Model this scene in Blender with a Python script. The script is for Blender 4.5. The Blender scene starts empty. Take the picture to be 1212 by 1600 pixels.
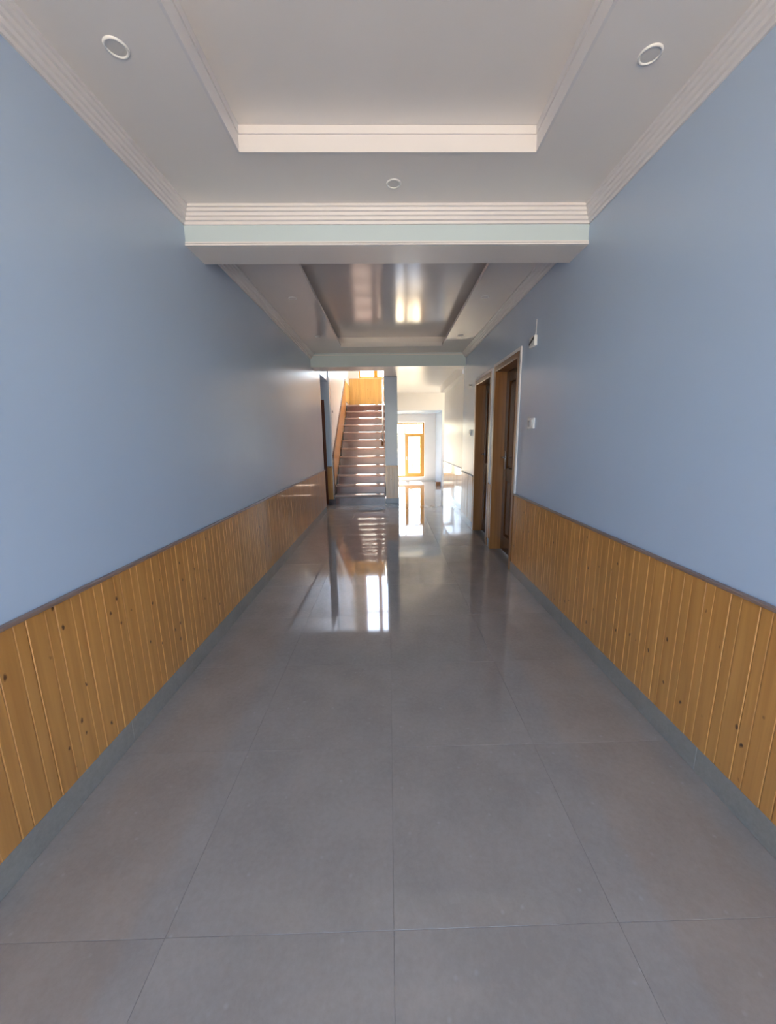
import bpy, bmesh, math, random
from mathutils import Matrix, Vector
random.seed(7)
SC = bpy.context.scene
COL = SC.collection

# ------------------------------------------------------------------ camera
F_PX, PITCH, YAW, ROLL, CX = 587.22, 0.1923, 0.0171, -0.0128, 618.25
cam_d = bpy.data.cameras.new('camera')
cam = bpy.data.objects.new('camera', cam_d)
COL.objects.link(cam)
fw = Vector((math.sin(YAW) * math.cos(PITCH), math.cos(YAW) * math.cos(PITCH), -math.sin(PITCH)))
rt = Vector((math.cos(YAW), -math.sin(YAW), 0))
up = rt.cross(fw)
rt2 = rt * math.cos(ROLL) + up * math.sin(ROLL)
up2 = up * math.cos(ROLL) - rt * math.sin(ROLL)
cam.matrix_world = Matrix(((rt2.x, up2.x, -fw.x, 0), (rt2.y, up2.y, -fw.y, 0), (rt2.z, up2.z, -fw.z, 1.3), (0, 0, 0, 1)))
cam_d.sensor_width = 36
cam_d.lens = F_PX * 36 / 1600
cam_d.shift_x = -(CX - 606) / 1600
cam_d.clip_start = 0.02
SC.camera = cam

# ------------------------------------------------------------------ sky, sun, daylight portals, exposure
SUN_DIR = Vector((0.03, -1.0, -1.70))          # the way the sunlight travels
w = bpy.data.worlds.new('sky'); SC.world = w; w.use_nodes = True
nt = w.node_tree; nt.nodes.clear()
sky = nt.nodes.new('ShaderNodeTexSky'); sky.sky_type = 'NISHITA'; sky.sun_disc = False
sky.sun_elevation = math.radians(59.5); sky.sun_rotation = 0.0
sky.air_density = 1.0; sky.dust_density = 2.0; sky.ozone_density = 1.0
bg = nt.nodes.new('ShaderNodeBackground'); bg.inputs['Strength'].default_value = 1.6
wo = nt.nodes.new('ShaderNodeOutputWorld')
hs = nt.nodes.new('ShaderNodeHueSaturation'); hs.inputs['Saturation'].default_value = 0.95
nt.links.new(sky.outputs[0], hs.inputs['Color']); nt.links.new(hs.outputs[0], bg.inputs[0]); nt.links.new(bg.outputs[0], wo.inputs[0])

sun_d = bpy.data.lights.new('sun', 'SUN'); sun_d.energy = 75.0; sun_d.angle = math.radians(0.6); sun_d.color = (1.0, 0.93, 0.82)
sun = bpy.data.objects.new('sun', sun_d); COL.objects.link(sun)
sun.rotation_euler = SUN_DIR.to_track_quat('-Z', 'Y').to_euler(); sun.location = (0, 14, 12)

def portal(name, loc, aim, sx, sy):
    d = bpy.data.lights.new(name, 'AREA'); d.shape = 'RECTANGLE'; d.size = sx; d.size_y = sy
    d.cycles.is_portal = True
    o = bpy.data.objects.new(name, d); COL.objects.link(o); o.location = loc
    o.rotation_euler = Vector(aim).to_track_quat('-Z', 'Z').to_euler()
portal('entrance_portal', (0.02, -2.25, 1.2), (0, 1, 0), 2.3, 2.4)
portal('bay_window_portal', (0.66, 11.95, 0.95), (0, -1, 0), 0.95, 1.75)
portal('landing_window_portal', (-0.46, 11.9, 5.15), (0, -1, 0), 0.9, 4.3)
portal('side_window_portal', (2.95, 9.6, 1.35), (-1, 0, 0), 1.1, 1.9)

SC.view_settings.view_transform = 'Standard'
SC.view_settings.look = 'None'
SC.view_settings.gamma = 1.0
SC.view_settings.use_curve_mapping = False
SC.view_settings.exposure = 0.42
SC.cycles.max_bounces = 16
SC.cycles.diffuse_bounces = 8
SC.cycles.glossy_bounces = 6
SC.cycles.transparent_max_bounces = 12
SC.cycles.sample_clamp_indirect = 8.0
SC.cycles.use_denoising = True

# ------------------------------------------------------------------ materials
def new_mat(name):
    m = bpy.data.materials.new(name); m.use_nodes = True
    t = m.node_tree; b = t.nodes['Principled BSDF']
    return m, t, b
def N(t, kind, **kw):
    n = t.nodes.new(kind)
    for k, v in kw.items(): setattr(n, k, v)
    return n
def ramp(t, stops):
    r = N(t, 'ShaderNodeValToRGB'); e = r.color_ramp.elements
    while len(e) < len(stops): e.new(0.5)
    for i, (p, c) in enumerate(stops):
        e[i].position = p; e[i].color = (*c, 1)
    return r
def bump(t, b, src, strength, dist=0.002):
    n = N(t, 'ShaderNodeBump'); n.inputs['Strength'].default_value = strength; n.inputs['Distance'].default_value = dist
    t.links.new(src, n.inputs['Height']); t.links.new(n.outputs[0], b.inputs['Normal'])

def paint(name, col, rough, var=0.03, wav=0.25, wscale=3.0):
    m, t, b = new_mat(name)
    tc = N(t, 'ShaderNodeTexCoord')
    n = N(t, 'ShaderNodeTexNoise'); n.inputs['Scale'].default_value = 1.3; n.inputs['Detail'].default_value = 3
    t.links.new(tc.outputs['Object'], n.inputs['Vector'])
    r = ramp(t, [(0.3, tuple(c * (1 - var) for c in col)), (0.7, tuple(min(1, c * (1 + var)) for c in col))])
    t.links.new(n.outputs[0], r.inputs[0]); t.links.new(r.outputs[0], b.inputs['Base Color'])
    b.inputs['Roughness'].default_value = rough
    n2 = N(t, 'ShaderNodeTexNoise'); n2.inputs['Scale'].default_value = wscale; n2.inputs['Detail'].default_value = 4; n2.inputs['Roughness'].default_value = 0.6
    t.links.new(tc.outputs['Object'], n2.inputs['Vector'])
    bump(t, b, n2.outputs[0], wav, 0.004)
    return m

def pine(name, c0, c1, knot, rough, axis=2, dens=12.0, coat=0.5):
    m, t, b = new_mat(name)
    tc = N(t, 'ShaderNodeTexCoord'); oi = N(t, 'ShaderNodeObjectInfo')
    off = N(t, 'ShaderNodeVectorMath', operation='SCALE'); off.inputs[0].default_value = (17.3, 9.1, 31.7)
    t.links.new(oi.outputs['Random'], off.inputs['Scale'])
    add = N(t, 'ShaderNodeVectorMath', operation='ADD')
    t.links.new(tc.outputs['Object'], add.inputs[0]); t.links.new(off.outputs[0], add.inputs[1])
    mp = N(t, 'ShaderNodeMapping'); s = [38, 38, 38]; s[axis] = 1.6
    mp.inputs['Scale'].default_value = s
    t.links.new(add.outputs[0], mp.inputs[0])
    g = N(t, 'ShaderNodeTexNoise'); g.inputs['Scale'].default_value = 1.0; g.inputs['Detail'].default_value = 5; g.inputs['Distortion'].default_value = 0.6
    t.links.new(mp.outputs[0], g.inputs['Vector'])
    r = ramp(t, [(0.3, c0), (0.7, c1)])
    t.links.new(g.outputs[0], r.inputs[0])
    # board to board tone
    hsv = N(t, 'ShaderNodeHueSaturation')
    mr = N(t, 'ShaderNodeMapRange'); mr.inputs['To Min'].default_value = 0.93; mr.inputs['To Max'].default_value = 1.06
    t.links.new(oi.outputs['Random'], mr.inputs['Value']); t.links.new(mr.outputs[0], hsv.inputs['Value'])
    t.links.new(r.outputs[0], hsv.inputs['Color'])
    # knots
    mk = N(t, 'ShaderNodeMapping'); ks = [dens * 1.3] * 3; ks[axis] = dens * 0.8
    mk.inputs['Scale'].default_value = ks
    t.links.new(add.outputs[0], mk.inputs[0])
    v = N(t, 'ShaderNodeTexVoronoi'); v.inputs['Scale'].default_value = 1.0
    kn = N(t, 'ShaderNodeTexNoise'); kn.inputs['Scale'].default_value = 3.0; kn.inputs['Detail'].default_value = 3
    t.links.new(mk.outputs[0], kn.inputs['Vector'])
    ka = N(t, 'ShaderNodeVectorMath', operation='MULTIPLY_ADD'); ka.inputs[1].default_value = (0.22, 0.22, 0.22)
    t.links.new(kn.outputs['Color'], ka.inputs[0]); t.links.new(mk.outputs[0], ka.inputs[2])
    t.links.new(ka.outputs[0], v.inputs['Vector'])
    kr = ramp(t, [(0.055, (1, 1, 1)), (0.12, (0, 0, 0))])
    t.links.new(v.outputs['Distance'], kr.inputs[0])
    mx = N(t, 'ShaderNodeMixRGB'); mx.inputs[2].default_value = (*knot, 1)
    t.links.new(kr.outputs[0], mx.inputs[0]); t.links.new(hsv.outputs[0], mx.inputs[1])
    t.links.new(mx.outputs[0], b.inputs['Base Color'])
    b.inputs['Roughness'].default_value = rough
    b.inputs['Coat Weight'].default_value = coat; b.inputs['Coat Roughness'].default_value = 0.05
    w2 = N(t, 'ShaderNodeTexNoise'); w2.inputs['Scale'].default_value = 14; w2.inputs['Detail'].default_value = 2
    t.links.new(add.outputs[0], w2.inputs['Vector'])
    bump(t, b, w2.outputs[0], 0.18, 0.003)
    return m

def stone(name, c0, c1, rough, scale=60, fleck=None, coat=0.0, bumpy=0.0):
    m, t, b = new_mat(name)
    tc = N(t, 'ShaderNodeTexCoord'); oi = N(t, 'ShaderNodeObjectInfo')
    off = N(t, 'ShaderNodeVectorMath', operation='SCALE'); off.inputs[0].default_value = (13.3, 7.1, 3.7)
    t.links.new(oi.outputs['Random'], off.inputs['Scale'])
    add = N(t, 'ShaderNodeVectorMath', operation='ADD')
    t.links.new(tc.outputs['Object'], add.inputs[0]); t.links.new(off.outputs[0], add.inputs[1])
    n = N(t, 'ShaderNodeTexNoise'); n.inputs['Scale'].default_value = scale; n.inputs['Detail'].default_value = 6; n.inputs['Roughness'].default_value = 0.7
    t.links.new(add.outputs[0], n.inputs['Vector'])
    n3 = N(t, 'ShaderNodeTexNoise'); n3.inputs['Scale'].default_value = 5; n3.inputs['Detail'].default_value = 4
    t.links.new(add.outputs[0], n3.inputs['Vector'])
    av = N(t, 'ShaderNodeMath', operation='ADD'); t.links.new(n.outputs[0], av.inputs[0]); t.links.new(n3.outputs[0], av.inputs[1])
    hv = N(t, 'ShaderNodeMath', operation='MULTIPLY'); hv.inputs[1].default_value = 0.5; t.links.new(av.outputs[0], hv.inputs[0])
    r = ramp(t, [(0.38, c0), (0.62, c1)])
    t.links.new(hv.outputs[0], r.inputs[0])
    out = r.outputs[0]
    if fleck:
        v = N(t, 'ShaderNodeTexVoronoi'); v.inputs['Scale'].default_value = 16
        t.links.new(add.outputs[0], v.inputs['Vector'])
        kr = ramp(t, [(0.04, (1, 1, 1)), (0.12, (0, 0, 0))]); t.links.new(v.outputs['Distance'], kr.inputs[0])
        mx = N(t, 'ShaderNodeMixRGB'); mx.inputs[2].default_value = (*fleck, 1)
        ml = N(t, 'ShaderNodeMath', operation='MULTIPLY'); ml.inputs[1].default_value = 0.35
        t.links.new(kr.outputs[0], ml.inputs[0]); t.links.new(ml.outputs[0], mx.inputs[0]); t.links.new(out, mx.inputs[1]); out = mx.outputs[0]
    t.links.new(out, b.inputs['Base Color'])
    b.inputs['Roughness'].default_value = rough
    b.inputs['Coat Weight'].default_value = coat; b.inputs['Coat Roughness'].default_value = 0.03
    if bumpy:
        n4 = N(t, 'ShaderNodeTexNoise'); n4.inputs['Scale'].default_value = 2.5; n4.inputs['Detail'].default_value = 2
        t.links.new(add.outputs[0], n4.inputs['Vector']); bump(t, b, n4.outputs[0], bumpy, 0.003)
    return m

def plain(name, col, rough, metal=0.0):
    m, t, b = new_mat(name)
    tc = N(t, 'ShaderNodeTexCoord'); n = N(t, 'ShaderNodeTexNoise'); n.inputs['Scale'].default_value = 12
    t.links.new(tc.outputs['Object'], n.inputs['Vector'])
    r = ramp(t, [(0.2, tuple(c * .94 for c in col)), (0.8, tuple(min(1, c * 1.05) for c in col))])
    t.links.new(n.outputs[0], r.inputs[0]); t.links.new(r.outputs[0], b.inputs['Base Color'])
    b.inputs['Roughness'].default_value = rough; b.inputs['Metallic'].default_value = metal
    return m

def glass(name):
    m, t, b = new_mat(name); t.nodes.remove(b)
    tr = N(t, 'ShaderNodeBsdfTransparent'); tr.inputs[0].default_value = (0.96, 0.98, 0.97, 1)
    gl = N(t, 'ShaderNodeBsdfGlossy'); gl.inputs['Roughness'].default_value = 0.02
    lw = N(t, 'ShaderNodeLayerWeight'); pw = N(t, 'ShaderNodeMath', operation='POWER'); pw.inputs[1].default_value = 5.0
    fr = N(t, 'ShaderNodeMapRange'); fr.inputs['To Min'].default_value = 0.04; fr.inputs['To Max'].default_value = 1.0
    t.links.new(lw.outputs['Facing'], pw.inputs[0]); t.links.new(pw.outputs[0], fr.inputs['Value'])
    mx = N(t, 'ShaderNodeMixShader')
    t.links.new(fr.outputs[0], mx.inputs[0]); t.links.new(tr.outputs[0], mx.inputs[1]); t.links.new(gl.outputs[0], mx.inputs[2])
    t.links.new(mx.outputs[0], t.nodes['Material Output'].inputs[0])
    return m

M = {}
M['blue'] = paint('pale_blue_enamel', (0.455, 0.565, 0.72), 0.24, 0.02, 0.12)
M['aqua'] = paint('pale_aqua_enamel', (0.53, 0.635, 0.675), 0.3, 0.02, 0.1)
M['white'] = paint('off_white_enamel', (0.78, 0.75, 0.73), 0.3, 0.02, 0.1)
M['glossy_white'] = paint('polished_white_enamel', (0.74, 0.70, 0.68), 0.12, 0.02, 0.06)
M['hallwhite'] = paint('hall_white_enamel', (0.82, 0.80, 0.78), 0.33, 0.02, 0.1)
M['trimwhite'] = paint('trim_white_paint', (0.73, 0.71, 0.715), 0.35, 0.02, 0.05)
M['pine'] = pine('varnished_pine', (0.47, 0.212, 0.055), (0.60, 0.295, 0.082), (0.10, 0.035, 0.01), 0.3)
M['sunlitpine'] = pine('pine_painted_sunlit', (0.66, 0.42, 0.12), (0.80, 0.55, 0.18), (0.2, 0.08, 0.02), 0.3)  # lighter copy of the pine, the landing's sunlight painted into its colour
M['teak'] = pine('dark_varnished_teak', (0.20, 0.08, 0.022), (0.29, 0.125, 0.036), (0.08, 0.03, 0.01), 0.28, dens=2, coat=0.1)
M['darkteak'] = pine('deep_brown_varnished_teak', (0.105, 0.036, 0.010), (0.17, 0.062, 0.018), (0.05, 0.016, 0.006), 0.22, dens=2, coat=0.1)
M['redwood'] = pine('dark_red_brown_wood', (0.10, 0.025, 0.012), (0.16, 0.045, 0.02), (0.04, 0.01, 0.005), 0.25, dens=2)
M['goldwood'] = pine('golden_varnished_wood', (0.58, 0.26, 0.025), (0.72, 0.36, 0.05), (0.2, 0.08, 0.02), 0.25, dens=2)
M['cap'] = plain('dull_brown_rail', (0.25, 0.17, 0.14), 0.35)
M['tile'] = stone('polished_grey_floor_tile', (0.285, 0.25, 0.228), (0.335, 0.295, 0.268), 0.06, 55, (0.42, 0.39, 0.37), 0.3, 0.02)
M['grout'] = plain('grey_grout', (0.22, 0.195, 0.175), 0.5)
M['skirt'] = stone('grey_skirting_tile', (0.25, 0.235, 0.215), (0.30, 0.285, 0.26), 0.22, 55)
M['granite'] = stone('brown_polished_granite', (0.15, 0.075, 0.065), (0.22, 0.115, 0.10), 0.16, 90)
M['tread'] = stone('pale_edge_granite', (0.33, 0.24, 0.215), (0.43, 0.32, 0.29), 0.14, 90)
M['skirtbrown'] = stone('brown_skirting_stone', (0.10, 0.075, 0.08), (0.15, 0.11, 0.11), 0.2, 80)
M['plastic'] = plain('white_plastic', (0.80, 0.80, 0.79), 0.3)
M['greyplastic'] = plain('grey_plastic', (0.35, 0.36, 0.38), 0.35)
M['lens'] = plain('frosted_lamp_lens', (0.66, 0.64, 0.62), 0.35)
M['black'] = plain('black_plastic', (0.03, 0.03, 0.03), 0.4)
M['steel'] = plain('brushed_steel', (0.62, 0.61, 0.60), 0.25, 1.0)
M['glass'] = glass('clear_window_glass')
M['paving'] = stone('sunlit_tan_paving', (0.285, 0.235, 0.165), (0.34, 0.28, 0.20), 0.9, 8)
M['leaf'] = plain('grey_green_leaf', (0.12, 0.16, 0.07), 0.5)
M['stem'] = plain('brown_stem', (0.16, 0.10, 0.06), 0.8)

# ------------------------------------------------------------------ mesh helpers
def box(bm, x0, x1, y0, y1, z0, z1):
    v = [bm.verts.new(p) for p in ((x0, y0, z0), (x1, y0, z0), (x1, y1, z0), (x0, y1, z0), (x0, y0, z1), (x1, y0, z1), (x1, y1, z1), (x0, y1, z1))]
    for f in ((3, 2, 1, 0), (4, 5, 6, 7), (0, 1, 5, 4), (1, 2, 6, 5), (2, 3, 7, 6), (3, 0, 4, 7)):
        bm.faces.new([v[i] for i in f])
def cbox(bm, x0, x1, y0, y1, z0, z1, c):
    b2 = bmesh.new(); box(b2, x0, x1, y0, y1, z0, z1)
    bmesh.ops.bevel(b2, geom=b2.edges[:], offset=c, segments=1, affect='EDGES')
    merge(bm, b2)
def merge(bm, b2):
    vm = {v: bm.verts.new(v.co) for v in b2.verts}
    for f in b2.faces: bm.faces.new([vm[v] for v in f.verts])
    b2.free()
def prism(bm, pts, fn, a, b):
    """pts: 2D outline; fn(p, q, s) -> xyz; extruded from s=a to s=b"""
    A = [bm.verts.new(fn(p, q, a)) for p, q in pts]; B = [bm.verts.new(fn(p, q, b)) for p, q in pts]
    n = len(pts)
    for i in range(n): bm.faces.new((A[i], A[(i + 1) % n], B[(i + 1) % n], B[i]))
    bm.faces.new(A[::-1]); bm.faces.new(B)
def lathe(bm, prof, seg=32, flip=1):
    """prof: (r, z) list, closed onto the axis where r == 0"""
    rings = []
    for r, z in prof:
        if r == 0: rings.append([bm.verts.new((0, 0, z))])
        else: rings.append([bm.verts.new((r * math.cos(2 * math.pi * k / seg), r * math.sin(2 * math.pi * k / seg), z)) for k in range(seg)])
    for A, B in zip(rings, rings[1:]):
        for k in range(seg):
            k2 = (k + 1) % seg
            if len(A) == 1 and len(B) == 1: continue
            if len(A) == 1: bm.faces.new((A[0], B[k2], B[k]))
            elif len(B) == 1: bm.faces.new((A[k], A[k2], B[0]))
            else: bm.faces.new((A[k], A[k2], B[k2], B[k]))
def tube(bm, p, q, r, seg=10):
    p = Vector(p); q = Vector(q); d = (q - p).normalized()
    a = d.orthogonal().normalized(); b = d.cross(a)
    A = [bm.verts.new(p + (a * math.cos(2 * math.pi * k / seg) + b * math.sin(2 * math.pi * k / seg)) * r) for k in range(seg)]
    B = [bm.verts.new(q + (a * math.cos(2 * math.pi * k / seg) + b * math.sin(2 * math.pi * k / seg)) * r) for k in range(seg)]
    for k in range(seg): bm.faces.new((A[k], A[(k + 1) % seg], B[(k + 1) % seg], B[k]))
    bm.faces.new(A[::-1]); bm.faces.new(B)
def mesh(name, bm, mat, smooth=False):
    bmesh.ops.recalc_face_normals(bm, faces=bm.faces[:])
    me = bpy.data.meshes.new(name); bm.to_mesh(me); bm.free(); me.materials.append(mat)
    if smooth:
        for p in me.polygons: p.use_smooth = True
    return me
def obj(name, me, parent=None, loc=(0, 0, 0), rot=(0, 0, 0)):
    o = bpy.data.objects.new(name, me); COL.objects.link(o); o.parent = parent; o.location = loc; o.rotation_euler = rot
    return o
def struct(name, bm, mat):
    o = obj(name, mesh(name, bm, mat)); o['kind'] = 'structure'
    return o
def thing(name, label, cat, loc=(0, 0, 0), rotz=0, group=None, me=None):
    o = obj(name, me, None, loc, (0, 0, rotz)); o['label'] = label; o['category'] = cat
    if group: o['group'] = group
    return o
def copy_tree(o, parent=None):
    c = o.copy(); COL.objects.link(c); c.parent = parent
    for ch in o.children: copy_tree(ch, c)
    return c
def boxes(*bs):
    bm = bmesh.new()
    for b in bs: box(bm, *b)
    return bm

# ------------------------------------------------------------------ main sizes
XL, XR = -1.152, 1.193                 # painted faces of the corridor walls
ZB, ZW = 0.107, 0.776                  # skirting top, wainscot top
Y0 = -2.2                              # entrance
Z1, Z2, Z3 = 2.595, 2.570, 2.48        # ceilings: near bay, second bay, hall
D1 = (3.53, 4.35, 2.06); D2 = (4.46, 5.26, 2.04)   # doors on the right wall
YLE = 6.75                             # end of the left wall
YS = 7.60                              # foot of the stairs / column face
XH, YH = 1.30, 8.90                    # hall right wall and its end
YB, YBB, XB, ZBAY = 10.32, 11.65, 1.445, 2.035       # bay at the hall's end
YLAND, YEND, ZLAND = 10.52, 11.60, 2.22

# ------------------------------------------------------------------ walls
T = 0.25
wall_left = struct('wall_left', boxes((XL - T, XL, Y0, YLE, 0, 2.9), (XL - T, XL, YLE, YS, 2.40, 2.9), (XL - T, XL, 6.98, YS + 0.2, 2.9, 7.6)), M['blue'])
wall_right = struct('wall_right', boxes(
    (XR, XR + T, Y0, D1[0], 0, 2.9), (XR, XR + T, D1[0], D1[1], D1[2], 2.9), (XR, XR + T, D1[1], D2[0], 0, 2.9),
    (XR, XR + T, D2[0], D2[1], D2[2], 2.9), (XR, XR + T, D2[1], 6.13, 0, 2.9)), M['blue'])
wall_hall = struct('wall_hall_right', boxes((XH, XH + 0.2, 6.13, YH, 0, 2.9)), M['hallwhite'])
wall_passage = struct('wall_passage', boxes((-2.9, -2.135, YS, YS + 0.2, 0, 2.9), (-2.135, -1.235, YS, YS + 0.2, 2.06, 2.9), (-1.235, -1.135, YS, YS + 0.2, 0, 2.9),
                                            (-3.1, -2.9, YLE - 0.2, YS + 0.2, 0, 2.9), (-2.9, XL - T, YLE - 0.2, YLE, 0, 2.9)), M['blue'])
wall_stairs = struct('wall_stairs', boxes((-1.40, -1.135, YS + 0.2, YEND + 0.2, 0, 7.6)), M['hallwhite'])
wall_landing = struct('wall_landing', boxes((-1.135, 0.2, YEND, YEND + 0.2, ZLAND - 0.3, 3.06), (-1.135, -0.84, YEND, YEND + 0.2, 3.06, 7.25), (-0.06, 0.2, YEND, YEND + 0.2, 3.06, 7.25),
                                            (-1.135, 0.2, YEND, YEND + 0.2, 7.25, 7.6)), M['hallwhite'])
wall_divider = struct('wall_divider', boxes((-0.06, 0.18, YS + 0.28, YEND, 0, 7.6), (-0.062, 0.18, 6.98, YS + 0.28, Z3, 7.6), (XL - T, 0.18, 6.88, 6.98, Z3, 7.6)), M['hallwhite'])
wall_far = struct('wall_far', boxes((XB, 2.8, YB, YB + 0.2, 0, 2.9), (0.18, XB, YB, YB + 0.2, ZBAY, 2.9), (XB, XB + 0.15, YB + 0.2, YBB + 0.2, 0, 2.6), (0.10, 0.18, YEND + 0.2, YBB + 0.2, 0, 2.6),
                                    (0.18, XB, YB + 0.2, YBB + 0.2, ZBAY, 2.4)), M['hallwhite'])
obj('reveal', mesh('reveal', boxes((XB - 0.006, XB + 0.0, YB - 0.004, YBB, 0, ZBAY - 0.006), (0.18, XB, YB - 0.004, YBB, ZBAY - 0.006, ZBAY)), M['blue']), wall_far)
wall_bay = struct('wall_bay', boxes((0.18, 0.22, YBB, YBB + 0.2, 0, ZBAY), (1.10, XB, YBB, YBB + 0.2, 0, ZBAY), (0.22, 1.10, YBB, YBB + 0.2, 0, 0.13), (0.22, 1.10, YBB, YBB + 0.2, 1.79, ZBAY)), M['hallwhite'])
wall_side = struct('wall_hall_side', boxes((2.8, 3.0, YH - 0.2, 9.1, 0, 2.9), (2.8, 3.0, 10.1, YB + 0.2, 0, 2.9), (2.8, 3.0, 9.1, 10.1, 0, 0.4), (2.8, 3.0, 9.1, 10.1, 2.35, 2.9),
                                           (XH + 0.2, 2.8, YH - 0.2, YH, 0, 2.9)), M['hallwhite'])

# ------------------------------------------------------------------ ceilings with their recesses
def ceiling_bay(name, mat, x0, x1, y0, y1, z, r, zt, lip=0.0):
    rx0, rx1, ry0, ry1 = r
    bm = boxes((x0, rx0, y0, y1, z, zt), (rx1, x1, y0, y1, z, zt), (rx0, rx1, y0, ry0, z, zt), (rx0, rx1, ry1, y1, z, zt), (x0, x1, y0, y1, zt, zt + 0.12))
    return struct(name, bm, mat)
ceiling_1 = ceiling_bay('ceiling', M['white'], XL - 0.1, XR + 0.1, Y0, 2.46, Z1, (-0.67, 0.715, -1.2, 2.02), 2.695)
bm = bmesh.new()                       # stepped band round the first recess
def band(bm, x0, x1, y0, y1, z0, z1, wd):
    box(bm, x0, x0 + wd, y0, y1, z0, z1); box(bm, x1 - wd, x1, y0, y1, z0, z1)
    box(bm, x0 + wd, x1 - wd, y0, y0 + wd, z0, z1); box(bm, x0 + wd, x1 - wd, y1 - wd, y1, z0, z1)
band(bm, -0.67, 0.715, -1.2, 2.02, Z1 - 0.003, 2.66, 0.012)
band(bm, -0.658, 0.703, -1.188, 2.008, 2.66, 2.694, 0.006)
o = obj('recess_band', mesh('recess_band', bm, M['trimwhite']), ceiling_1)
rx0, rx1, ry0, ry1, cv = -0.64, 0.77, 3.05, 5.60, 0.10
bm = boxes((XL - 0.1, rx0 - cv, 2.66, 6.02, Z2, 2.69), (rx1 + cv, XR + 0.1, 2.66, 6.02, Z2, 2.69), (rx0 - cv, rx1 + cv, 2.66, ry0, Z2, 2.69), (rx0 - cv, rx1 + cv, ry1, 6.02, Z2, 2.69),
           (rx0 - cv, rx0, ry0, ry1, Z2, Z2 + 0.03), (rx1, rx1 + cv, ry0, ry1, Z2, Z2 + 0.03), (XL - 0.1, XR + 0.1, 2.66, 6.02, 2.69, 2.81))
ceiling_2 = struct('ceiling_second_bay', bm, M['glossy_white'])
bm = boxes((rx0, rx1, ry1 - 0.012, ry1, Z2 - 0.003, Z2 + 0.05))
obj('recess_band', mesh('recess_band', bm, M['white']), ceiling_2)
ceiling_3 = struct('ceiling_hall', boxes((XL - T, 0.18, 6.28, 6.88, Z3, 2.62), (0.18, 3.0, 6.28, YS, Z3, 2.62), (0.18, 3.0, YS, YB + 0.2, Z3, 2.62), (-3.1, XL - T, YLE - 0.2, YS + 0.2, 2.62, 2.8)), M['hallwhite'])
ceiling_4 = struct('ceiling_stairs', boxes((-1.42, 0.2, 6.88, YEND + 0.2, 7.6, 7.75)), M['hallwhite'])

# beams
beam_1 = struct('trim_1', boxes((XL - 0.05, XR + 0.05, 2.455, 2.68, 2.4075, 2.72)), M['white'])
obj('beam_face', mesh('beam_face', boxes((XL - 0.03, XR + 0.03, 2.45, 2.456, 2.408, 2.62)), M['aqua']), beam_1)
beam_2 = struct('trim_2', boxes((XL - 0.05, XR + 0.05, 6.005, 6.30, 2.375, 2.72)), M['white'])
obj('beam_face', mesh('beam_face', boxes((XL - 0.03, XR + 0.03, 6.0, 6.006, 2.376, 2.62)), M['aqua']), beam_2)
beam_3 = struct('trim_3', boxes((1.20, XH + 0.1, 6.30, YH, 2.31, Z3 + 0.05)), M['hallwhite'])
bm = boxes((XL, XR, 5.993, 6.0, 2.538, 2.55)); obj('fillet', mesh('fillet', bm, M['trimwhite']), beam_2)
for z0, z1, d in ((2.4075, 2.4165, 0.010), (2.420, 2.4285, 0.007)):
    obj('fillet', mesh('fillet', boxes((XL, XR, 2.45 - d, 2.45, z0, z1)), M['trimwhite']), beam_1)

PROF = [(0, 0), (.058, 0), (.058, -.013), (.050, -.016), (.047, -.030), (.038, -.033), (.035, -.047), (.026, -.050), (.023, -.064), (.012, -.067), (.009, -.080), (0, -.080)]
def cornice(name, kind, a, b, x, z, mat, k=1.0):
    bm = bmesh.new()
    fn = {'left': lambda p, q, s: (x + p * k, s, z + q * k), 'right': lambda p, q, s: (x - p * k, s, z + q * k), 'front': lambda p, q, s: (s, x - p * k, z + q * k)}[kind]
    prism(bm, PROF, fn, a, b)
    return struct(name, bm, mat)
cornice('trim_4', 'left', Y0, 2.45, XL, Z1, M['trimwhite'])
cornice('trim_5', 'right', Y0, 2.45, XR, Z1, M['trimwhite'])
cornice('trim_6', 'front', XL, XR, 2.45, Z1, M['trimwhite'])
cornice('trim_7', 'left', 2.68, 6.0, XL, Z2, M['trimwhite'])
cornice('trim_8', 'right', 2.68, 6.0, XR, Z2, M['trimwhite'])

# ------------------------------------------------------------------ floor of big tiles
floor = struct('floor', boxes((-3.1, 3.0, Y0 - 0.2, 11.9, -0.15, -0.004)), M['grout'])
def tile_mesh(wx, wy):
    g, c, h = 0.0004, 0.0004, 0.0022
    bm = bmesh.new(); x, y = wx / 2 - g, wy / 2 - g
    B = [bm.verts.new((sx * x, sy * y, -0.006)) for sx, sy in ((-1, -1), (1, -1), (1, 1), (-1, 1))]
    Mi = [bm.verts.new((sx * x, sy * y, -c)) for sx, sy in ((-1, -1), (1, -1), (1, 1), (-1, 1))]
    Tp = [bm.verts.new((sx * (x - c), sy * (y - c), 0)) for sx, sy in ((-1, -1), (1, -1), (1, 1), (-1, 1))]
    for i in range(4):
        j = (i + 1) % 4
        bm.faces.new((B[i], B[j], Mi[j], Mi[i])); bm.faces.new((Mi[i], Mi[j], Tp[j], Tp[i]))
    bm.faces.new(Tp); bm.faces.new(B[::-1])
    return mesh('floor_tile', bm, M['tile'])
TM = {}
def tile(x0, x1, y0, y1):
    key = (round(x1 - x0, 3), round(y1 - y0, 3))
    if key not in TM: TM[key] = tile_mesh(*key)
    obj('floor_tile', TM[key], floor, ((x0 + x1) / 2, (y0 + y1) / 2, 0), (random.gauss(0, 0.0007), random.gauss(0, 0.0007), 0))
PT = 0.612
xe_c = [XL + 0.008, -0.617, -0.0065, 0.6055, XR - 0.008]
xe_l = [-2.9, -2.35, -1.76, XL + 0.008]
y = 0.779 - PT * 5
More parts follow.
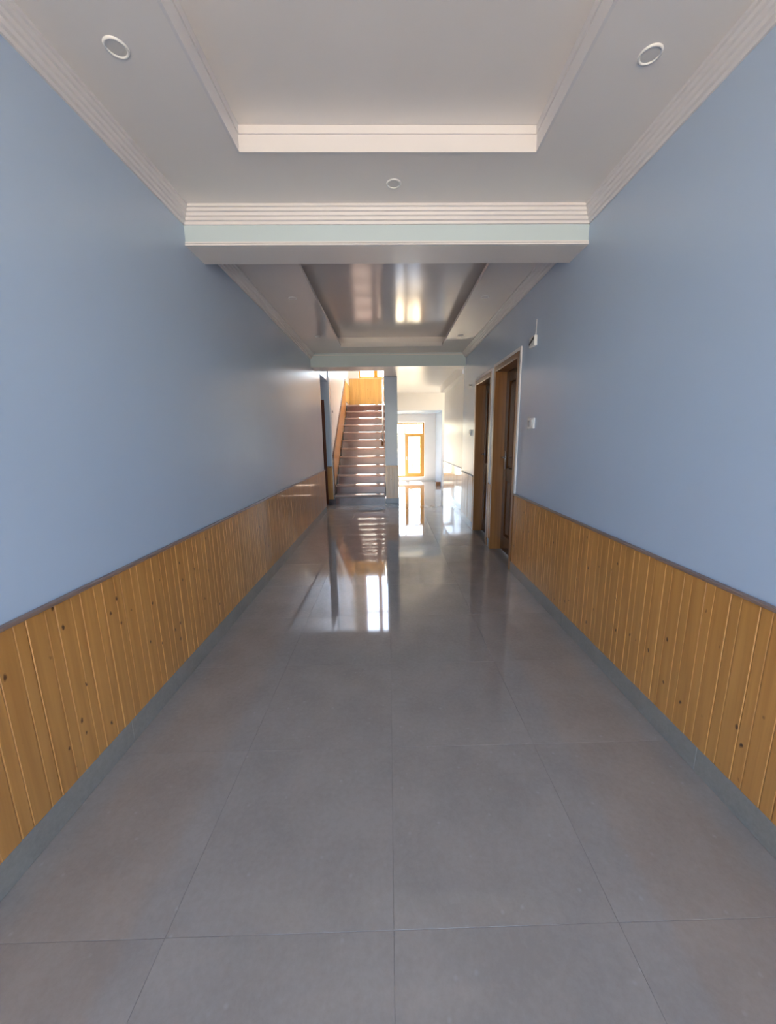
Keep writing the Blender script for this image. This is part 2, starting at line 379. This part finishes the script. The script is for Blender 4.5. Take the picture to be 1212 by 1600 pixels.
while y < YBB - 0.02:
    y1 = min(y + PT, YBB)
    for a, b in zip(xe_c, xe_c[1:]):
        if y > YS + 0.05 and a < 0.1 : 
            if b > 0.2: tile(0.18, b, y, y1)
            continue
        tile(a, b, y, y1)
    if y > 5.6:
        if y < YH - 0.1: tile(XR - 0.008, XH, y, y1)
        elif y < YB - 0.3: tile(XR - 0.008, 1.83, y, y1); tile(1.83, 2.44, y, y1); tile(2.44, 2.8, y, y1)
        else: tile(XR - 0.008, XB, y, y1)
    if YLE - 0.7 < y < YS - 0.1 :
        for a, b in zip(xe_l, xe_l[1:]): tile(a, b, y, y1)
    y += PT

# ------------------------------------------------------------------ skirtings
def skirting(name, bs, mat):
    bm = bmesh.new()
    for b in bs: cbox(bm, *b, 0.002)
    return struct(name, bm, mat)
skirting('baseboard_left', [(XL, XL + 0.011, Y0 + k * 1.22, min(Y0 + (k + 1) * 1.22, YLE), 0, ZB) for k in range(8) if Y0 + k * 1.22 < YLE], M['skirt'])
skirting('baseboard_right', [(XR - 0.011, XR, Y0 + k * 1.146, Y0 + (k + 1) * 1.146, 0, ZB) for k in range(5)] + [(XR - 0.011, XR, D2[1] + 0.03, 6.13, 0, ZB)], M['skirt'])
skirting('baseboard_hall', [(XH - 0.011, XH, 6.14 + k * 0.92, 6.14 + (k + 1) * 0.92, 0, ZB) for k in range(3)], M['skirt'])
skirting('baseboard_passage', [(-1.235, -1.09, YS - 0.014, YS, 0, ZB)], M['skirtbrown'])

# ------------------------------------------------------------------ pine wainscot, board by board
BW = 0.1045
BP = [(0.0, 0.0), (0.0, 0.0095), (0.0024, 0.0120), (0.0605, 0.0120), (0.0630, 0.0094), (0.0650, 0.0094), (0.0675, 0.0114), (0.1018, 0.0114), (0.1042, 0.0090), (0.1042, 0.0)]
def board_mesh(face, z0, z1, shear=0.0, width=None, mat=None):
    """face: 'right' wall looks to -X, 'left' wall to +X, 'front' to -Y"""
    k = 1.0 if width is None else width / BW
    fn = {'right': lambda p, q, s: (-q, p * k, s + p * k * shear), 'left': lambda p, q, s: (q, p * k, s + p * k * shear), 'front': lambda p, q, s: (p * k, -q, s)}[face]
    bm = bmesh.new(); prism(bm, BP, fn, z0, z1)
    return mesh('wainscot_board', bm, mat or M['pine'])
def boards(parent, face, me, start, n, wd, fixed, z=0.0, dz=0.0):
    for i in range(n):
        s = start + i * wd
        loc = (fixed, s, z + i * dz) if face != 'front' else (s, fixed, z)
        j = random.uniform(-0.0008, 0.0008)
        rz = random.uniform(-0.006, 0.006)
        if face == 'left': loc = (loc[0] + j, loc[1], loc[2])
        elif face == 'right': loc = (loc[0] + j, loc[1], loc[2])
        else: loc = (loc[0], loc[1] + j, loc[2])
        obj('wainscot_board', me, parent, loc, (0, 0, rz))
ZC = ZW - 0.014
meL = board_mesh('left', ZB, ZC); meR = board_mesh('right', ZB, ZC)
n = int((YLE + 0.4) / BW); boards(wall_left, 'left', meL, YLE - n * BW, n, BW, XL)
n = int((D1[0] - 0.03 + 0.4) / BW); boards(wall_right, 'right', meR, D1[0] - 0.03 - n * BW, n, BW, XR)
boards(wall_right, 'right', board_mesh('right', ZB, ZC, 0, 0.08), D1[1] + 0.015, 1, 0.08, XR)
boards(wall_right, 'right', meR, D2[1] + 0.03, 8, BW, XR)
boards(wall_hall, 'right', meR, 6.14, 26, BW, XH)
def rail(parent, b, c=0.003):
    bm = bmesh.new(); cbox(bm, *b, c); return obj('cap_rail', mesh('cap_rail', bm, M['cap']), parent)
rail(wall_left, (XL, XL + 0.022, Y0, YLE, ZC, ZW))
rail(wall_right, (XR - 0.022, XR, Y0, D1[0] - 0.03, ZC, ZW))
rail(wall_right, (XR - 0.022, XR, D2[1] + 0.03, 6.13, ZC, ZW))
rail(wall_hall, (XH - 0.022, XH, 6.14, YH, ZC, ZW))

# passage wall beside the stairs, landing and stair walls
boards(wall_passage, 'front', board_mesh('front', ZB, ZC), -1.236, 1, BW, YS)
rail(wall_passage, (-1.235, -1.13, YS - 0.018, YS, ZC, ZW))
RISE, TREAD = 0.185, 0.27
SL = RISE / TREAD
meS = board_mesh('left', 0.0, 0.80, SL)
nS = int((YLAND - 7.72) / BW)
boards(wall_stairs, 'left', meS, 7.72, nS, BW, -1.135, 0.10 + (7.72 - YS) * SL, BW * SL)
ySe = 7.72 + nS * BW; zSe = 0.10 + (ySe - YS) * SL + 0.80
bm = bmesh.new()
zS0 = 0.10 + (7.72 - YS) * SL + 0.80
prism(bm, [(7.70, zS0 - 0.02), (ySe, zSe - 0.004), (ySe, zSe + 0.020), (7.70, zS0 + 0.006)], lambda p, q, s: (s, p, q), -1.135, -1.110)
box(bm, -1.135, -1.110, 7.70, 7.72, 0.12, zS0)
obj('cap_rail', mesh('cap_rail', bm, M['redwood']), wall_stairs)
meLd = board_mesh('left', ZLAND + 0.08, 3.04)
nL = int((YEND - ySe) / BW)
boards(wall_stairs, 'left', board_mesh('left', ZLAND + 0.08, zSe - 0.01, 0, None, M['sunlitpine']), ySe, nL, BW, -1.135)
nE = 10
boards(wall_landing, 'front', board_mesh('front', ZLAND + 0.08, 3.05, 0, None, M['sunlitpine']), -1.12, nE, BW, YEND)
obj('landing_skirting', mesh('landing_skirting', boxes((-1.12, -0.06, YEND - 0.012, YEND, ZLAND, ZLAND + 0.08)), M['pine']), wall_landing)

# ------------------------------------------------------------------ doors
def door(name, width, height, wood, leafwood, depth=0.115, casing=True):
    """local x: across the opening, +y: into the wall, z up; origin at the opening's bottom left corner"""
    r = obj(name, None); r['kind'] = 'structure'
    bm = bmesh.new(); f = 0.055
    cbox(bm, 0, f, -0.012, depth + 0.05, 0, height, 0.003); cbox(bm, width - f, width, -0.012, depth + 0.05, 0, height, 0.003)
    cbox(bm, f, width - f, -0.012, depth + 0.05, height - f, height, 0.003)
    obj('door_frame', mesh('door_frame', bm, wood), r)
    if casing:
        bm = bmesh.new()
        box(bm, -0.028, 0, -0.012, 0, ZW + 0.0, height + 0.028); box(bm, width, width + 0.028, -0.012, 0, ZW, height + 0.028)
        box(bm, 0, width, -0.012, 0, height, height + 0.028)
        obj('casing', mesh('casing', bm, M['trimwhite']), r)
    bm = bmesh.new(); a, b = f + 0.003, width - f - 0.003; st = 0.105; m = (a + b) / 2
    y0, y1 = depth, depth + 0.04; t = height - f - 0.003
    rails = [(0.008, 0.19), (0.82, 0.96), (t - 0.115, t)]
    cbox(bm, a, a + st, y0, y1, 0.008, t, 0.003); cbox(bm, b - st, b, y0, y1, 0.008, t, 0.003)
    for z0, z1 in rails: cbox(bm, a + st, b - st, y0, y1, z0, z1, 0.003)
    cbox(bm, m - 0.045, m + 0.045, y0, y1, 0.19, 0.82, 0.003); cbox(bm, m - 0.045, m + 0.045, y0, y1, 0.96, t - 0.115, 0.003)
    leaf = obj('door_leaf', mesh('door_leaf', bm, leafwood), r)
    for x0, x1 in ((a + st, m - 0.045), (m + 0.045, b - st)):
        for z0, z1 in ((0.19, 0.82), (0.96, t - 0.115)):
            bm = bmesh.new(); i = 0.035
            o_ = [(x0, z0), (x1, z0), (x1, z1), (x0, z1)]; n_ = [(x0 + i, z0 + i), (x1 - i, z0 + i), (x1 - i, z1 - i), (x0 + i, z1 - i)]
            O = [bm.verts.new((x, y0 + 0.022, z)) for x, z in o_]; I = [bm.verts.new((x, y0 + 0.007, z)) for x, z in n_]; K = [bm.verts.new((x, y0 + 0.034, z)) for x, z in o_]
            for k in range(4):
                q = (k + 1) % 4
                bm.faces.new((O[k], O[q], I[q], I[k])); bm.faces.new((K[k], K[q], O[q], O[k]))
            bm.faces.new(I); bm.faces.new(K[::-1])
            obj('panel', mesh('panel', bm, leafwood), leaf)
    bm = bmesh.new(); hx = a + 0.055
    cbox(bm, hx - 0.02, hx + 0.02, y0 - 0.006, y0, 0.95, 1.15, 0.002)
    tube(bm, (hx, y0 - 0.006, 1.08), (hx, y0 - 0.045, 1.08), 0.009); tube(bm, (hx - 0.008, y0 - 0.042, 1.08), (hx + 0.11, y0 - 0.042, 1.08), 0.008)
    h = obj('handle', mesh('handle', bm, M['steel'], True), leaf); h['label'] = 'steel lever handle'
    return r
d = door('door_1', D1[1] - D1[0], D1[2], M['teak'], M['darkteak']); d.location = (XR, D1[1], 0); d.rotation_euler = (0, 0, -math.pi / 2)
d = door('door_2', D2[1] - D2[0], D2[2], M['teak'], M['darkteak']); d.location = (XR, D2[1], 0); d.rotation_euler = (0, 0, -math.pi / 2)
d = door('door_3', 0.90, 2.06, M['redwood'], M['redwood'], 0.06, False); d.location = (-2.135, YS, 0)

# ------------------------------------------------------------------ windows
def bar(bm, x0, x1, z0, z1, y0, y1): cbox(bm, x0, x1, y0, y1, z0, z1, 0.003)
def window(name, wood, outer, muntins, panes, sashes=(), fw_=0.045):
    """local x across, z up, y 0..0.07 through the wall"""
    r = obj(name, None); r['kind'] = 'structure'
    x0, x1, z0, z1 = outer; bm = bmesh.new()
    bar(bm, x0, x0 + fw_, z0, z1, 0, 0.07); bar(bm, x1 - fw_, x1, z0, z1, 0, 0.07)
    bar(bm, x0 + fw_, x1 - fw_, z0, z0 + fw_, 0, 0.07); bar(bm, x0 + fw_, x1 - fw_, z1 - fw_, z1, 0, 0.07)
    for m in muntins: bar(bm, *m, 0.005, 0.065)
    obj('window_frame', mesh('window_frame', bm, wood), r)
    for s in sashes:
        a, b, c, e, t = s; bm = bmesh.new()
        bar(bm, a, a + t, c, e, -0.012, 0.04); bar(bm, b - t, b, c, e, -0.012, 0.04); bar(bm, a + t, b - t, c, c + t * .8, -0.012, 0.04); bar(bm, a + t, b - t, e - t * .7, e, -0.012, 0.04)
        so = obj('sash', mesh('sash', bm, wood), r)
        bm = bmesh.new(); tube(bm, (a + t * .5, -0.014, (c + e) / 2 - .05), (a + t * .5, -0.03, (c + e) / 2 - .05), 0.008); box(bm, a + t * .5 - .008, a + t * .5 + .008, -0.036, -0.028, (c + e) / 2 - .14, (c + e) / 2 - .04)
        obj('latch', mesh('latch', bm, M['steel']), so)
    for a, b, c, e in panes:
        obj('pane', mesh('pane', boxes((a, b, 0.020, 0.024, c, e)), M['glass']), r)
    return r
wn = window('window_1', M['goldwood'], (0.225, 1.095, 0.135, 1.785), [(0.50, 0.53, 0.18, 1.74), (0.27, 1.05, 1.43, 1.455)],
            [(0.27, 0.50, 0.18, 1.43), (0.605, 0.97, 0.24, 1.37), (0.27, 0.50, 1.455, 1.74), (0.53, 1.05, 1.455, 1.74)], [(0.505, 1.07, 0.165, 1.435, 0.105)])
wn.location = (0, YBB + 0.03, 0)
wn = window('window_2', M['goldwood'], (-0.835, -0.065, 3.065, 7.245), [(-0.40, -0.285, 3.11, 7.20), (-0.79, -0.11, 4.36, 4.40)],  # unseen upper part is added height, so the sun reaches every tread
            [(-0.79, -0.40, 3.11, 4.36), (-0.285, -0.11, 3.11, 4.36), (-0.79, -0.40, 4.40, 7.2), (-0.285, -0.11, 4.40, 7.2)])
wn.location = (0, YEND + 0.05, 0)
wn = window('window_3', M['goldwood'], (0.005, 0.995, 0.405, 2.345), [(0.48, 0.52, 0.45, 2.3)], [(0.05, 0.48, 0.45, 2.3), (0.52, 0.95, 0.45, 2.3)])
wn.location = (2.87, 10.1, 0); wn.rotation_euler = (0, 0, -math.pi / 2)

# ------------------------------------------------------------------ staircase
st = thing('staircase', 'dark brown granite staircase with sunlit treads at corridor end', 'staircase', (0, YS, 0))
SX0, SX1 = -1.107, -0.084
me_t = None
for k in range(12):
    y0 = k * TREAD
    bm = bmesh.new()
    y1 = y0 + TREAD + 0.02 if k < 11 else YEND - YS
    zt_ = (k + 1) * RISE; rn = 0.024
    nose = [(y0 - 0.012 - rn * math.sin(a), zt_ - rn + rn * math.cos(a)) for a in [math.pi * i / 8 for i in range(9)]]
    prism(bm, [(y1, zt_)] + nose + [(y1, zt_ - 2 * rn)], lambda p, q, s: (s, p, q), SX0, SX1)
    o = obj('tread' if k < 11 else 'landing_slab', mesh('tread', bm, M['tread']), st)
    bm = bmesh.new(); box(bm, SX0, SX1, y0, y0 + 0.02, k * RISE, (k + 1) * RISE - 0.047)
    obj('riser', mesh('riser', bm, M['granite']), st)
bm = bmesh.new()
zt = [(0.02, 0.0)]
for k in range(12):
    zt += [(0.02 + k * TREAD, (k + 1) * RISE - 0.047), (0.02 + min((k + 1) * TREAD, 3.98), (k + 1) * RISE - 0.047)]
zt[-1] = (YEND - YS, zt[-1][1]); zt.append((YEND - YS, 0))
prism(bm, zt, lambda p, q, s: (s, p, q), SX0 + 0.002, SX1 - 0.002)
obj('stair_core', mesh('stair_core', bm, M['granite']), st)

def nos(y): return max(RISE, RISE * (int(y / TREAD) + 1))
bm = bmesh.new(); ya, yb = 0.42, 2.98
za, zb = 0.185 + ya * SL + 0.74, 0.185 + yb * SL + 0.62
tube(bm, (0, ya, za), (0, yb, zb), 0.018, 14)
rl = obj('handrail', mesh('handrail', bm, M['steel'], True), st, (-0.122, 0, 0)); rl['label'] = 'slim steel handrail'
for i in range(4):
    yy = ya + 0.25 + i * 0.68; zz = za + (zb - za) * (yy - ya) / (yb - ya)
    bm = bmesh.new(); tube(bm, (0, yy, zz - 0.015), (0, yy, zz - 0.06), 0.006, 8); tube(bm, (0, yy, zz - 0.058), (0.056, yy, zz - 0.058), 0.006, 8); tube(bm, (0.050, yy, zz - 0.058), (0.058, yy, zz - 0.058), 0.022, 12)
    obj('bracket', mesh('bracket', bm, M['steel'], True), rl)
bm = bmesh.new(); tube(bm, (0, yb + 0.02, ZLAND), (0, yb + 0.02, zb + 0.04), 0.020, 14); tube(bm, (0, yb + 0.02, zb + 0.04), (0, yb + 0.02, zb + 0.065), 0.030, 14)
obj('newel_post', mesh('newel_post', bm, M['steel'], True), rl)
bm = bmesh.new(); tube(bm, (0, ya - 0.06, za - 0.041), (0, ya + 0.1, za + 0.068), 0.024, 14)
o = obj('end_piece', mesh('end_piece', bm, M['teak'], True), rl); o['label'] = 'brown wooden end piece'

# ------------------------------------------------------------------ pillar between stairs and hall
pl = thing('pillar', 'blue grey square pillar with pine boarded foot between stairs and hall', 'pillar', (0.06, YS, 0))
bm = bmesh.new(); cbox(bm, -0.125, 0.125, 0.0, 0.28, 0, Z3, 0.004)
obj('shaft', mesh('shaft', bm, M['blue']), pl)
mp_ = board_mesh('front', ZB, ZW, 0, 0.0833)
for i in range(3): obj('wainscot_board', mp_, pl, (-0.125 + i * 0.0833, 0.0, 0), (0, 0, 0))
ms_ = board_mesh('left', ZB, ZW, 0, 0.0933)
for i in range(3): obj('wainscot_board', ms_, pl, (0.125, i * 0.0933 - 0.002, 0), (0, 0, 0))
bm = bmesh.new(); cbox(bm, -0.138, 0.140, -0.015, 0.283, 0, ZB, 0.003); obj('plinth', mesh('plinth', bm, M['skirtbrown']), pl)

# ------------------------------------------------------------------ recessed downlights
def downlight(label, loc, group):
    r = thing('recessed_downlight', label, 'ceiling light', loc, 0, group)
    bm = bmesh.new(); lathe(bm, [(0.0295, -0.001), (0.030, -0.0045), (0.0335, -0.0055), (0.037, -0.0045), (0.0385, 0.0)]); obj('trim_ring', mesh('trim_ring', bm, M['plastic'], True), r)
    bm = bmesh.new(); lathe(bm, [(0, -0.0025), (0.018, -0.0025), (0.0298, -0.0015), (0.0298, 0.004), (0, 0.004)]); obj('lamp_lens', mesh('lamp_lens', bm, M['lens']), r)
    return r
G = 'recessed ceiling downlights'
downlight('round white downlight left of the near ceiling recess', (-0.887, 1.546, Z1), G)
downlight('round white downlight right of the near ceiling recess', (0.927, 1.561, Z1), G)
downlight('small round downlight centred between near recess and front beam', (0.049, 2.23, Z1), G)
def copyof(src, label, loc):
    c = copy_tree(src); c.location = loc; c['label'] = label
src = [o for o in COL.objects if o.name.startswith('recessed_downlight')][0]
copyof(src, 'faint downlight left of far ceiling recess, nearer to front beam', (-0.85, 3.75, Z2))
copyof(src, 'faint downlight right of far ceiling recess, nearer to front beam', (0.91, 3.75, Z2))
copyof(src, 'faint downlight left of far ceiling recess, nearer to stairs', (-0.86, 5.05, Z2))
copyof(src, 'faint downlight right of far ceiling recess, nearer to doors', (0.93, 5.06, Z2))

# ------------------------------------------------------------------ small wall fittings
def switch(label, loc, wd, ht):
    r = thing('light_switch', label, 'switch', loc, -math.pi / 2)
    bm = bmesh.new(); cbox(bm, -wd / 2, wd / 2, -0.016, 0, -ht / 2, ht / 2, 0.004); obj('switch_plate', mesh('switch_plate', bm, M['plastic']), r)
    for s in (-1, 1):
        bm = bmesh.new(); c = s * wd * 0.2
        prism(bm, [(-0.016, -ht * .3), (-0.016, ht * .3), (-0.0215, ht * .3), (-0.018, -ht * .3)], lambda p, q, x: (x, p, q), c - wd * .13, c + wd * .13)
        o = obj('rocker', mesh('rocker', bm, M['greyplastic'] if s < 0 else M['plastic']), r)
    return r
switch('white switch plate on blue wall beside the nearer brown door', (XR, 3.18, 1.41), 0.13, 0.088)
switch('small white switch plate beyond the far brown door', (XR, 5.53, 1.375), 0.10, 0.085)
r = thing('wall_box', 'small white open box with dark slot high on the blue right wall', 'wall box', (XR, 3.215, 2.055), -math.pi / 2)
bm = bmesh.new(); cbox(bm, -0.055, 0.055, -0.026, 0, -0.04, 0.04, 0.004); obj('box_body', mesh('box_body', bm, M['plastic']), r)
bm = bmesh.new(); prism(bm, [(-0.05, -0.022), (0.045, 0.012), (0.045, 0.03), (-0.05, -0.004)], lambda p, q, s: (p, s, q), -0.029, -0.024); o = obj('slot', mesh('slot', bm, M['black']), r); o['label'] = 'dark slanting slot'
bm = bmesh.new(); tube(bm, (0.03, -0.006, 0.042), (0.035, -0.006, 0.16), 0.003, 6); obj('wire', mesh('wire', bm, M['plastic']), r)
r = thing('wall_hook', 'tiny grey hook on the wall above the far switch plate', 'hook', (XR, 5.54, 2.03), -math.pi / 2)
bm = bmesh.new(); cbox(bm, -0.012, 0.012, -0.006, 0, -0.02, 0.02, 0.002); tube(bm, (0, -0.006, 0.005), (0, -0.035, -0.004), 0.005); tube(bm, (0, -0.033, -0.006), (0, -0.036, 0.018), 0.005)
obj('hook_body', mesh('hook_body', bm, M['greyplastic']), r)
r = thing('stair_switch', 'tiny dark switch on the pale wall left of the stairs', 'switch', (-1.135, 7.95, 1.86), math.pi / 2)
bm = bmesh.new(); cbox(bm, -0.03, 0.03, -0.012, 0, -0.022, 0.022, 0.003); obj('switch_plate', mesh('switch_plate', bm, M['greyplastic']), r)
r = thing('wooden_block', 'small brown wooden block on the floor at the far bay corner', 'block', (1.375, 10.47, 0))
bm = bmesh.new(); cbox(bm, -0.065, 0.065, -0.05, 0.05, 0, 0.105, 0.004); obj('block_body', mesh('block_body', bm, M['teak']), r)

# ------------------------------------------------------------------ outdoors
struct('ground', boxes((-40, 40, -60, Y0 - 0.22, -0.4, -0.05), (-40, 40, 12.0, 60, -0.4, -0.1), (3.05, 40, Y0 - 0.22, 12.0, -0.4, -0.1), (-40, -3.15, Y0 - 0.22, 12.0, -0.4, -0.1)), M['paving'])
sh = thing('shrub', 'thin leafy shrub outside the golden bay window', 'plant', (0.78, 12.7, -0.1))
bm = bmesh.new()
tips = []
for i in range(5):
    a = random.uniform(0, 6.28); e = Vector((0.16 * math.cos(a), 0.16 * math.sin(a), random.uniform(0.55, 0.95)))
    tube(bm, (0, 0, 0), e, 0.007, 6)
    for k in range(5): tips.append(e * (0.45 + 0.13 * k))
obj('stem', mesh('stem', bm, M['stem']), sh)
bm = bmesh.new(); L = [(0, 0, 0), (0.022, 0.035, 0.006), (0.018, 0.08, 0.004), (0, 0.115, -0.01), (-0.018, 0.08, 0.004), (-0.022, 0.035, 0.006)]
V = [bm.verts.new(p) for p in L]; Cn = bm.verts.new((0, 0.06, -0.004)); V2 = bm.verts.new((0, 0.06, -0.007))
for i in range(6): bm.faces.new((V[i], V[(i + 1) % 6], Cn)); bm.faces.new((V[(i + 1) % 6], V[i], V2))
ml_ = mesh('leaf', bm, M['leaf'])
for p in tips: obj('leaf', ml_, sh, p, (random.uniform(-.6, .6), random.uniform(-.5, .5), random.uniform(0, 6.28)))
